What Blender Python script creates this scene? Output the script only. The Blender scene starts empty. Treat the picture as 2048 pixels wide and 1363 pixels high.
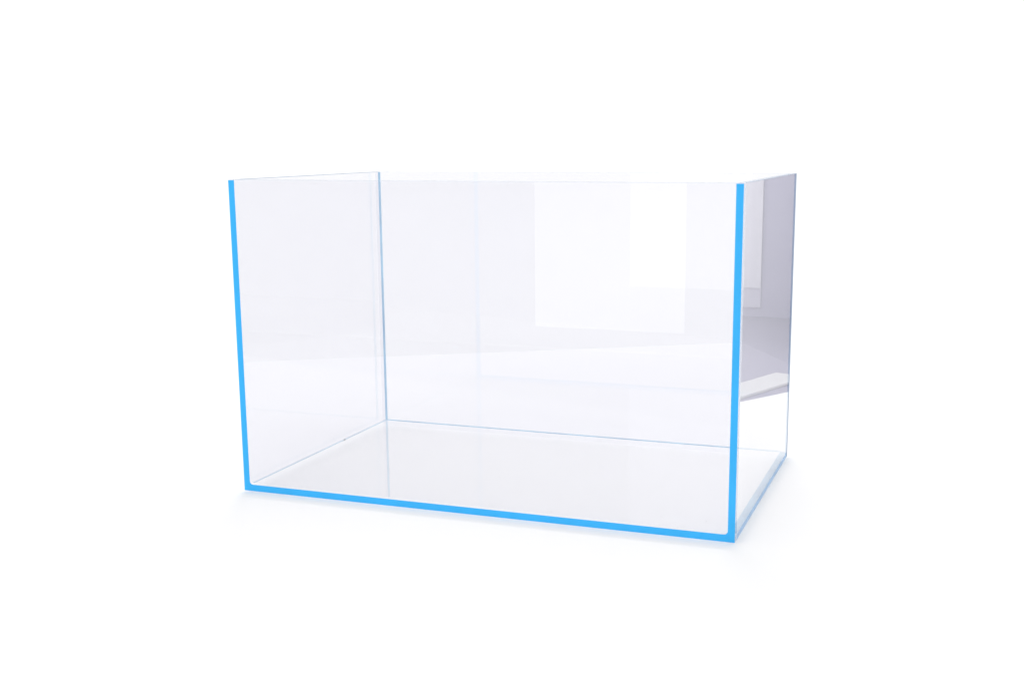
import bpy, bmesh, math, random
from mathutils import Vector, Matrix

# ------------------------------------------------------------------ camera, light, exposure
scene = bpy.context.scene
C = scene.collection

CAM = Vector((0.51476, -1.18951, 0.41608))
YAW, PITCH, ROLL = -0.34510, 0.18850, -0.00520
cam_data = bpy.data.cameras.new("camera")
cam_data.sensor_width = 36.0
cam_data.lens = 2377.6 / 2048 * 36.0
cam_data.shift_x = -62.76 / 2048
cam_data.shift_y = 54.88 / 2048
cam_data.clip_start = 0.05
cam_data.clip_end = 200
cam = bpy.data.objects.new("camera", cam_data)
C.objects.link(cam)
f = Vector((math.sin(YAW) * math.cos(PITCH), math.cos(YAW) * math.cos(PITCH), -math.sin(PITCH)))
r = Vector((math.cos(YAW), -math.sin(YAW), 0))
u = r.cross(f)
r2 = r * math.cos(ROLL) + u * math.sin(ROLL)
u2 = -r * math.sin(ROLL) + u * math.cos(ROLL)
m = Matrix((r2, u2, -f)).transposed().to_4x4()
m.translation = CAM
cam.matrix_world = m
scene.camera = cam

world = bpy.data.worlds.new("World")
scene.world = world
world.use_nodes = True
bg = world.node_tree.nodes["Background"]
bg.inputs[0].default_value = (1.0, 1.0, 1.0, 1)
bg.inputs[1].default_value = 1.09          # even white world light added all round, no tent built

def area(name, loc, target, sx, sy, radiance, col=(1, 1, 1)):
    """rectangular lamp given by the radiance of its face"""
    d = bpy.data.lights.new(name, "AREA")
    d.shape = "RECTANGLE"
    d.size, d.size_y = sx, sy
    d.energy = radiance * math.pi * sx * sy
    d.color = col
    o = bpy.data.objects.new(name, d)
    C.objects.link(o)
    o.location = loc
    o.rotation_euler = (Vector(target) - Vector(loc)).to_track_quat("-Z", "Y").to_euler()
    return o

area("overhead_fill", (-2.6, 2.4, 5.0), (-2.6, 2.4, 0), 12, 9, 0.03)  # added soft fill from above to keep table and floor white
rear = area("rear_shadow_light", (-1.4, 5.4, 2.5), (0.0, -0.4, 0.0), 4.0, 0.6, 7.5)  # added behind the tank to throw a contact shadow in front of it
rear.data.spread = math.radians(112)
area("front_fill", (0.2, -2.6, 2.6), (0.0, 0.1, 0.2), 2.2, 1.3, 0.8)  # added fill that brightens the blue front edging
area("backdrop_fill", (-2.2, 2.2, 2.6), (-2.2, 7.0, 2.0), 20, 1.2, 1.75)  # added wash that keeps the backdrop evenly white
area("backdrop_side_fill", (1.5, 3.9, 2.0), (1.4, 7.0, 1.2), 1.6, 1.8, 5.6)  # added to lift the falloff at the backdrop's right end
area("backdrop_side_fill", (-9.0, 3.6, 2.2), (-8.2, 7.0, 1.2), 1.6, 1.6, 3.2)  # added to lift the falloff at the backdrop's left end
softbox = area("softbox_lamp", (-0.168, -1.10, 0.39), (-0.168, 0.0, 0.39), 0.315, 0.70, 0.69, (0.97, 0.97, 1.0))

scene.view_settings.view_transform = "Standard"
scene.view_settings.look = "None"
scene.view_settings.exposure = 0
scene.view_settings.gamma = 1
scene.view_settings.use_curve_mapping = False
scene.render.engine = "CYCLES"
cy = scene.cycles
cy.max_bounces = 24
cy.glossy_bounces = 12
cy.transmission_bounces = 12
cy.transparent_max_bounces = 48
cy.diffuse_bounces = 6
cy.use_denoising = True

# ------------------------------------------------------------------ helpers
def mesh_obj(name, bm, mats, parent=None):
    me = bpy.data.meshes.new(name)
    bm.normal_update()
    bm.to_mesh(me)
    bm.free()
    for mt in mats:
        me.materials.append(mt)
    o = bpy.data.objects.new(name, me)
    C.objects.link(o)
    if parent:
        o.parent = parent
    return o

def add_box(bm, x0, x1, y0, y1, z0, z1, mi=0):
    vs = [bm.verts.new((x, y, z)) for x in (x0, x1) for y in (y0, y1) for z in (z0, z1)]
    for idx in ((0, 1, 3, 2), (4, 6, 7, 5), (0, 4, 5, 1), (2, 3, 7, 6), (0, 2, 6, 4), (1, 5, 7, 3)):
        fc = bm.faces.new([vs[i] for i in idx])
        fc.material_index = mi

def new_mat(name):
    mt = bpy.data.materials.new(name)
    mt.use_nodes = True
    nt = mt.node_tree
    nt.nodes.clear()
    return mt, nt, nt.nodes.new("ShaderNodeOutputMaterial")

def matte(name, col, rough=0.9, var=0.0, scale=6.0, spec=0.3):
    mt, nt, out = new_mat(name)
    b = nt.nodes.new("ShaderNodeBsdfPrincipled")
    b.inputs["Roughness"].default_value = rough
    b.inputs["Specular IOR Level"].default_value = spec
    if var:
        tc = nt.nodes.new("ShaderNodeTexCoord")
        n = nt.nodes.new("ShaderNodeTexNoise")
        n.inputs["Scale"].default_value = scale
        n.inputs["Detail"].default_value = 5
        mx = nt.nodes.new("ShaderNodeMix")
        mx.data_type = "RGBA"
        mx.inputs[6].default_value = tuple(c * (1 - var) for c in col) + (1,)
        mx.inputs[7].default_value = tuple(min(1, c * (1 + var)) for c in col) + (1,)
        nt.links.new(tc.outputs["Object"], n.inputs["Vector"])
        nt.links.new(n.outputs["Fac"], mx.inputs[0])
        nt.links.new(mx.outputs[2], b.inputs["Base Color"])
    else:
        b.inputs["Base Color"].default_value = (*col, 1)
    nt.links.new(b.outputs[0], out.inputs[0])
    return mt

def pane_glass(name, tint, smear=0.012):
    """clear sheet glass: every face lets light through (slightly tinted) and mirrors by Fresnel"""
    mt, nt, out = new_mat(name)
    geo = nt.nodes.new("ShaderNodeNewGeometry")
    ior = nt.nodes.new("ShaderNodeMix")           # same reflectance on the way in and on the way out
    ior.inputs[2].default_value = 1.5
    ior.inputs[3].default_value = 1 / 1.5
    nt.links.new(geo.outputs["Backfacing"], ior.inputs[0])
    fr = nt.nodes.new("ShaderNodeFresnel")
    nt.links.new(ior.outputs[0], fr.inputs["IOR"])
    tr = nt.nodes.new("ShaderNodeBsdfTransparent")
    tc = nt.nodes.new("ShaderNodeTexCoord")        # faint wipe marks
    mp = nt.nodes.new("ShaderNodeMapping")
    mp.inputs["Scale"].default_value = (5, 9, 14)
    mp.inputs["Rotation"].default_value = (0.3, 0.5, 0.2)
    no = nt.nodes.new("ShaderNodeTexNoise")
    no.inputs["Scale"].default_value = 1.0
    no.inputs["Detail"].default_value = 4
    tm = nt.nodes.new("ShaderNodeMix")
    tm.data_type = "RGBA"
    tm.inputs[6].default_value = tuple(c * (1 - smear) for c in tint) + (1,)
    tm.inputs[7].default_value = tuple(min(1, c * (1 + smear)) for c in tint) + (1,)
    nt.links.new(tc.outputs["Object"], mp.inputs["Vector"])
    nt.links.new(mp.outputs[0], no.inputs["Vector"])
    nt.links.new(no.outputs["Fac"], tm.inputs[0])
    nt.links.new(tm.outputs[2], tr.inputs[0])
    gl = nt.nodes.new("ShaderNodeBsdfGlossy")
    gl.inputs["Roughness"].default_value = 0.0
    gl.inputs["Color"].default_value = (1, 1, 1, 1)
    mx = nt.nodes.new("ShaderNodeMixShader")
    # both surfaces of the sheet mirror: 2R / (1 + R), carried by one face so that the images coincide
    two = nt.nodes.new("ShaderNodeMath"); two.operation = "MULTIPLY"; two.inputs[1].default_value = 2.0
    one = nt.nodes.new("ShaderNodeMath"); one.operation = "ADD"; one.inputs[1].default_value = 1.0
    dv = nt.nodes.new("ShaderNodeMath"); dv.operation = "DIVIDE"
    nt.links.new(fr.outputs[0], two.inputs[0])
    nt.links.new(fr.outputs[0], one.inputs[0])
    nt.links.new(two.outputs[0], dv.inputs[0])
    nt.links.new(one.outputs[0], dv.inputs[1])
    nt.links.new(dv.outputs[0], mx.inputs[0])
    nt.links.new(tr.outputs[0], mx.inputs[1])
    nt.links.new(gl.outputs[0], mx.inputs[2])
    nt.links.new(mx.outputs[0], out.inputs[0])
    return mt

def translucent(name, col, share=0.5, gloss=0.0, clear=0.0, var=0.05):
    """silicone or frosted glass edge: scatters light through and back"""
    mt, nt, out = new_mat(name)
    di = nt.nodes.new("ShaderNodeBsdfDiffuse")
    tl = nt.nodes.new("ShaderNodeBsdfTranslucent")
    tc = nt.nodes.new("ShaderNodeTexCoord")
    n = nt.nodes.new("ShaderNodeTexNoise")
    n.inputs["Scale"].default_value = 22
    n.inputs["Detail"].default_value = 3
    mxc = nt.nodes.new("ShaderNodeMix")
    mxc.data_type = "RGBA"
    mxc.inputs[6].default_value = tuple(c * (1 - var) for c in col) + (1,)
    mxc.inputs[7].default_value = tuple(min(1, c * (1 + var)) for c in col) + (1,)
    nt.links.new(tc.outputs["Object"], n.inputs["Vector"])
    nt.links.new(n.outputs["Fac"], mxc.inputs[0])
    nt.links.new(mxc.outputs[2], di.inputs[0])
    nt.links.new(mxc.outputs[2], tl.inputs[0])
    mx = nt.nodes.new("ShaderNodeMixShader")
    mx.inputs[0].default_value = share
    nt.links.new(di.outputs[0], mx.inputs[1])
    nt.links.new(tl.outputs[0], mx.inputs[2])
    last = mx
    if clear:
        tr = nt.nodes.new("ShaderNodeBsdfTransparent")
        m2 = nt.nodes.new("ShaderNodeMixShader")
        m2.inputs[0].default_value = clear
        nt.links.new(last.outputs[0], m2.inputs[1])
        nt.links.new(tr.outputs[0], m2.inputs[2])
        last = m2
    if gloss:
        g = nt.nodes.new("ShaderNodeBsdfGlossy")
        g.inputs["Roughness"].default_value = 0.15
        m3 = nt.nodes.new("ShaderNodeMixShader")
        m3.inputs[0].default_value = gloss
        nt.links.new(last.outputs[0], m3.inputs[1])
        nt.links.new(g.outputs[0], m3.inputs[2])
        last = m3
    nt.links.new(last.outputs[0], out.inputs[0])
    return mt

# ------------------------------------------------------------------ the setting
white_paper = matte("white_paper", (0.86, 0.86, 0.86), 0.95, 0.006, 3.0, 0.1)
white_table = matte("white_tabletop", (0.838, 0.836, 0.836), 0.8, 0.006, 9.0, 0.1)
grey_paint = matte("grey_wall_paint", (0.32, 0.31, 0.42), 0.9, 0.08, 1.2)
grey_floor = matte("grey_strip_tone", (0.235, 0.225, 0.31), 0.95, 0.10, 2.0)
white_floor = matte("white_floor", (0.74, 0.74, 0.75), 0.8, 0.02, 2.0)
soften_strip = matte("soften_strip_grey", (0.44, 0.43, 0.52), 0.8)
room_grey = matte("light_grey_paint", (0.76, 0.76, 0.78), 0.9, 0.04, 1.5)
slab_tone = matte("slab_paint", (0.50, 0.50, 0.52), 0.6, 0.02, 8.0)
pale_paint = matte("pale_door_paint", (0.55, 0.54, 0.60), 0.7, 0.03, 2.0)

FLOOR_Z = -0.90
def struct(o, kind="structure"):
    o["kind"] = kind
    return o

# studio beyond the white sweep (seen only mirrored in the panes)
bm = bmesh.new()
add_box(bm, -12, 9, -1.0, 9, FLOOR_Z - 0.106, FLOOR_Z - 0.006)
add_box(bm, -12, 9, -6.0, -1.001, FLOOR_Z - 0.106, FLOOR_Z - 0.006, 1)   # floor behind the camera, light grey to tune what the panes mirror
struct(mesh_obj("floor", bm, [white_floor, room_grey]))
bm = bmesh.new()
add_box(bm, 0.70, 2.1, 1.6, 7.80, FLOOR_Z - 0.0055, FLOOR_Z - 0.003)  # unseen floor strip made up as dark reflection for the right pane
struct(mesh_obj("mirrored_grey_strip", bm, [grey_floor]))
bm = bmesh.new()
add_box(bm, -1.0, 9, 7.8, 7.95, FLOOR_Z - 0.05, 3.2)                     # grey wall
add_box(bm, -7, 9, -6.2, -6.0, FLOOR_Z, 1.6, 2)
add_box(bm, 1.56, 9, 7.77, 7.797, FLOOR_Z + 0.22, 3.2, 1)         # pale upper panelling
add_box(bm, 1.56, 9, 7.785, 7.7985, FLOOR_Z + 0.07, FLOOR_Z + 0.218, 4)   # mid-tone strip added to soften the mirrored lower edge above
add_box(bm, 2.25, 9, 7.74, 7.768, FLOOR_Z - 0.05, 3.1, 3)  # white panel added to even out the left pane's reflection
struct(mesh_obj("wall", bm, [grey_paint, pale_paint, room_grey, white_floor, soften_strip]))
# unseen slab made up to mirror as a pale band in the right pane
bm = bmesh.new()
add_box(bm, -0.098, 0.098, -0.75, 0.28, 0, 0.012)
pl = struct(mesh_obj("mirrored_slab", bm, [slab_tone]))
pl.location = (1.10, 5.25, FLOOR_Z)
pl.rotation_euler = (0, 0, math.atan2(0.36, 0.93))

# white sweep: floor sheet curving up into an upright backdrop
bm = bmesh.new()
prof = [(-0.8, FLOOR_Z)]
yb, R = 7.0, 1.2
for i in range(17):
    a = math.pi / 2 * i / 16
    prof.append((yb - R + R * math.sin(a), FLOOR_Z + R - R * math.cos(a)))
prof.append((yb, 2.6))
tilt = 0.064
def sweep_pt(xr, y, z):
    # right border follows a line leaning slightly to the right with distance
    return (xr + tilt * (y - CAM.y), y, z)
rows = []
for (y, z) in prof:
    rows.append((bm.verts.new(sweep_pt(-10.5, y, z)), bm.verts.new(sweep_pt(0.545, y, z))))
for a, b in zip(rows, rows[1:]):
    fc = bm.faces.new((a[0], a[1], b[1], b[0]))
    fc.smooth = True
back = struct(mesh_obj("backdrop", bm, [white_paper]))
so = back.modifiers.new("thickness", "SOLIDIFY")
so.thickness = 0.002

# white table the tank stands on; its far right edge is what the end pane mirrors
def table_edge(p, d, s):
    return Vector((p[0] + d[0] * s, p[1] + d[1] * s))
ed = Vector((-0.514, 0.857))
nrm = Vector((0.857, 0.514))
p0 = Vector((0.395, 0.735))
corner = p0 + ed * 0.62
near = p0 - ed * 1.2
poly = [near, corner, corner - nrm * 2.6, Vector((near.x - 2.9, near.y - 0.80))]
bm = bmesh.new()
lo = [bm.verts.new((v.x, v.y, -0.03)) for v in poly]
hi = [bm.verts.new((v.x, v.y, 0.0)) for v in poly]
bm.faces.new(hi)
bm.faces.new(lo[::-1])
for i in range(4):
    j = (i + 1) % 4
    bm.faces.new((lo[i], lo[j], hi[j], hi[i]))
bmesh.ops.recalc_face_normals(bm, faces=bm.faces)
table = struct(mesh_obj("ground", bm, [white_table]))

# ------------------------------------------------------------------ the tank
W, D, H, T = 0.600, 0.370, 0.3745, 0.0075
G = 0.0008                                   # silicone joint
Z0 = 0.0012
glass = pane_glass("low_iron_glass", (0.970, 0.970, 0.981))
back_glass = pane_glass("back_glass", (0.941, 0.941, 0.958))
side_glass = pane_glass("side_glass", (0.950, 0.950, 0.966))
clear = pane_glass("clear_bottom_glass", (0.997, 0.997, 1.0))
bonded, nt, out = new_mat("bonded_joint")     # silicone-filled joint faces carry light straight through
tr = nt.nodes.new("ShaderNodeBsdfTransparent")
tr.inputs[0].default_value = (0.962, 0.962, 0.975, 1)
nt.links.new(tr.outputs[0], out.inputs[0])
clear_joint, nt, out = new_mat("clear_joint")
tr = nt.nodes.new("ShaderNodeBsdfTransparent")
nt.links.new(tr.outputs[0], out.inputs[0])
edge = translucent("polished_glass_edge", (0.58, 0.68, 0.78), 0.6, 0.12, 0.65)
arris = translucent("dark_edge_tone", (0.35, 0.43, 0.55), 0.5, 0.1)  # dark look of refraction at the edges, put into the colour
blue = translucent("blue_edging", (0.112, 0.64, 0.96), 0.5)
pale = translucent("pale_blue_silicone", (0.50, 0.69, 0.92), 0.5, 0.0, 0.2, 0.3)

deep = translucent("pale_blue_cut_edge", (0.46, 0.62, 0.82), 0.4, 0.0, 0.15, 0.1)

tank = bpy.data.objects.new("glass_tank", None)
C.objects.link(tank)
tank["label"] = "rimless clear glass aquarium tank with bright blue front seams, empty, on white"
tank["category"] = "aquarium"
tank.location = (0, 0, 0)

def pane(name, x0, x1, y0, y1, z0, z1, thin, mirror="-y", polished=(), ground=(), sheet=None, cut=None, joint=False, rim=2, bev=0.0004):
    """sheet of glass with tiny chamfers; 'polished' and 'ground' name its exposed cut edges"""
    bm = bmesh.new()
    add_box(bm, x0, x1, y0, y1, z0, z1)
    bmesh.ops.recalc_face_normals(bm, faces=bm.faces)
    bmesh.ops.bevel(bm, geom=bm.edges[:], offset=bev, segments=1, affect="EDGES", profile=0.5)
    bm.normal_update()
    dirs = {"+x": (1, 0, 0), "-x": (-1, 0, 0), "+z": (0, 0, 1), "-y": (0, -1, 0), "+y": (0, 1, 0)}
    for fc in bm.faces:
        n = fc.normal
        fc.material_index = 0 if n.dot(Vector(dirs[mirror])) > 0.99 else 4
        flat = max(abs(c) for c in n) > 0.99
        for k in polished:
            dd = n.dot(Vector(dirs[k]))
            if flat and dd > 0.99:
                fc.material_index = 1
            elif not flat and dd > 0.6:
                fc.material_index = rim
        for k in ground:
            if n.dot(Vector(dirs[k])) > 0.6:
                fc.material_index = 2
        if joint and abs(n.y) > 0.6:
            fc.material_index = 4
        if cut and n.dot(Vector(dirs[cut])) > 0.99:
            fc.material_index = 3
    return mesh_obj(name, bm, [sheet or glass, edge, arris, deep, clear_joint if sheet is clear else bonded], tank)

xi = W / 2 - T
pane("front_pane", -W / 2, W / 2, 0, T, Z0, H, 1, "-y", ("+z", "+x"), rim=1)
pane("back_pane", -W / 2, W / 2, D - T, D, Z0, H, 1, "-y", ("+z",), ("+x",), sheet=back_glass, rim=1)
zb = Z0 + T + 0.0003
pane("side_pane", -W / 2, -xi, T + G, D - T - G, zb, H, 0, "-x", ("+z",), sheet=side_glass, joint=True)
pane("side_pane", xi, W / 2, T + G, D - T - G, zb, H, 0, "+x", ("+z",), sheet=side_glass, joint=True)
pane("bottom_pane", -W / 2, W / 2, T + G, D - T - G, Z0, Z0 + T, 2, "+z", sheet=clear, cut="+x", joint=True)

def u_seam(name, y0, y1, side_w, bottom_h, rad, mat, out=W / 2):
    """U-shaped silicone joint with rounded inner corners"""
    ow = out - 0.0003
    zt, zb = H - 0.0006, Z0 + 0.0003
    iw = W / 2 - side_w
    if out < W / 2:
        iw = out - side_w
    fz = zb + bottom_h
    inner = [(-iw, zt)]
    n = 8
    for i in range(n + 1):
        a = math.pi + math.pi / 2 * i / n
        inner.append((-iw + rad + rad * math.cos(a), fz + rad + rad * math.sin(a)))
    for i in range(n + 1):
        a = 1.5 * math.pi + math.pi / 2 * i / n
        inner.append((iw - rad + rad * math.cos(a), fz + rad + rad * math.sin(a)))
    inner.append((iw, zt))
    outer = []
    for (x, z) in inner:                       # matching outer points
        outer.append((x, z))
    k = len(inner)
    for i, (x, z) in enumerate(inner):
        if i == 0: outer[i] = (-ow, zt)
        elif i == k - 1: outer[i] = (ow, zt)
        else:
            t = i - 1
            if t < n + 1:
                s = t / n
                outer[i] = (-ow, fz + rad - (fz + rad - zb) * min(1, 2 * s)) if s <= .5 else (-ow + (ow - iw + rad) * (2 * s - 1), zb)
            else:
                s = (t - n - 1) / n
                outer[i] = (iw - rad + (ow - iw + rad) * min(1, 2 * s), zb) if s <= .5 else (ow, zb + (fz + rad - zb) * (2 * s - 1))
    bm = bmesh.new()
    lay = []
    for y in (y0, y1):
        lay.append(([bm.verts.new((x, y, z)) for x, z in inner], [bm.verts.new((x, y, z)) for x, z in outer]))
    (i0, o0), (i1, o1) = lay
    for a in range(k - 1):
        bm.faces.new((i0[a], i0[a + 1], o0[a + 1], o0[a]))
        bm.faces.new((i1[a], o1[a], o1[a + 1], i1[a + 1]))
        bm.faces.new((i0[a], i1[a], i1[a + 1], i0[a + 1]))
        bm.faces.new((o0[a], o0[a + 1], o1[a + 1], o1[a]))
    for a in (0, k - 1):
        bm.faces.new((i0[a], o0[a], o1[a], i1[a]))
    bmesh.ops.recalc_face_normals(bm, faces=bm.faces)
    return mesh_obj(name, bm, [mat], tank)

e = 0.00005
s = u_seam("blue_edging", -0.0007, -0.0001, 0.0078, 0.0078, 0.0045, blue)
def seam(label, *boxes):
    bm = bmesh.new()
    for bx in boxes:
        add_box(bm, *bx)
    o = mesh_obj("silicone_seam", bm, [pale], tank)
    o["label"] = label
    return o
seam("pale blue vertical seam in the rear left corner", (-xi - 0.0013, -xi + 0.0014, D - T - 0.0016, D - T - e, Z0 + T, H - 0.0006))
seam("pale blue vertical seam along the rear right edge", (W / 2 - 0.0016, W / 2 - 0.0002, D - T - G + e, D - T - e, Z0, H - 0.0006))
seam("thin pale seam along the rear floor edge", (-xi + 0.0016, xi - 0.0004, D - T - G + e, D - T - e, Z0 + T - 0.0002, Z0 + T + 0.0008))
seam("thin pale seam along the left floor edge", (-xi - 0.0006, -xi + 0.0004, T + G, D - T - G - .001, Z0 + T + e, Z0 + T + 0.0004))
seam("thin pale seam along the right floor edge", (xi - 0.0004, W / 2 - 0.0004, T + G, D - T - G - .001, Z0 + T + e, Z0 + T + 0.00025))

# dust specks left on the tank floor and panes
random.seed(7)
bm = bmesh.new()
def speck(x, y, z, r):
    ret = bmesh.ops.create_icosphere(bm, subdivisions=1, radius=r)
    for v in ret["verts"]:
        v.co *= random.uniform(0.7, 1.2)
        v.co.z *= 0.6
        v.co += Vector((x, y, z + r * 0.5))
zf = Z0 + T
speck(-xi + 0.0012, 0.232, zf, 0.0016)                    # dark grain by the left floor seam
for i in range(16):
    speck(random.uniform(-xi + .01, xi - .01), random.uniform(.012, D - .015), zf, random.choice((.0002, .0003, .0003, .0004, .0005)))
dust = mesh_obj("dust", bm, [matte("dust_grey", (0.16, 0.16, 0.18), 0.9)])
dust["kind"] = "stuff"
dust["label"] = "scattered dark dust specks on the tank floor"
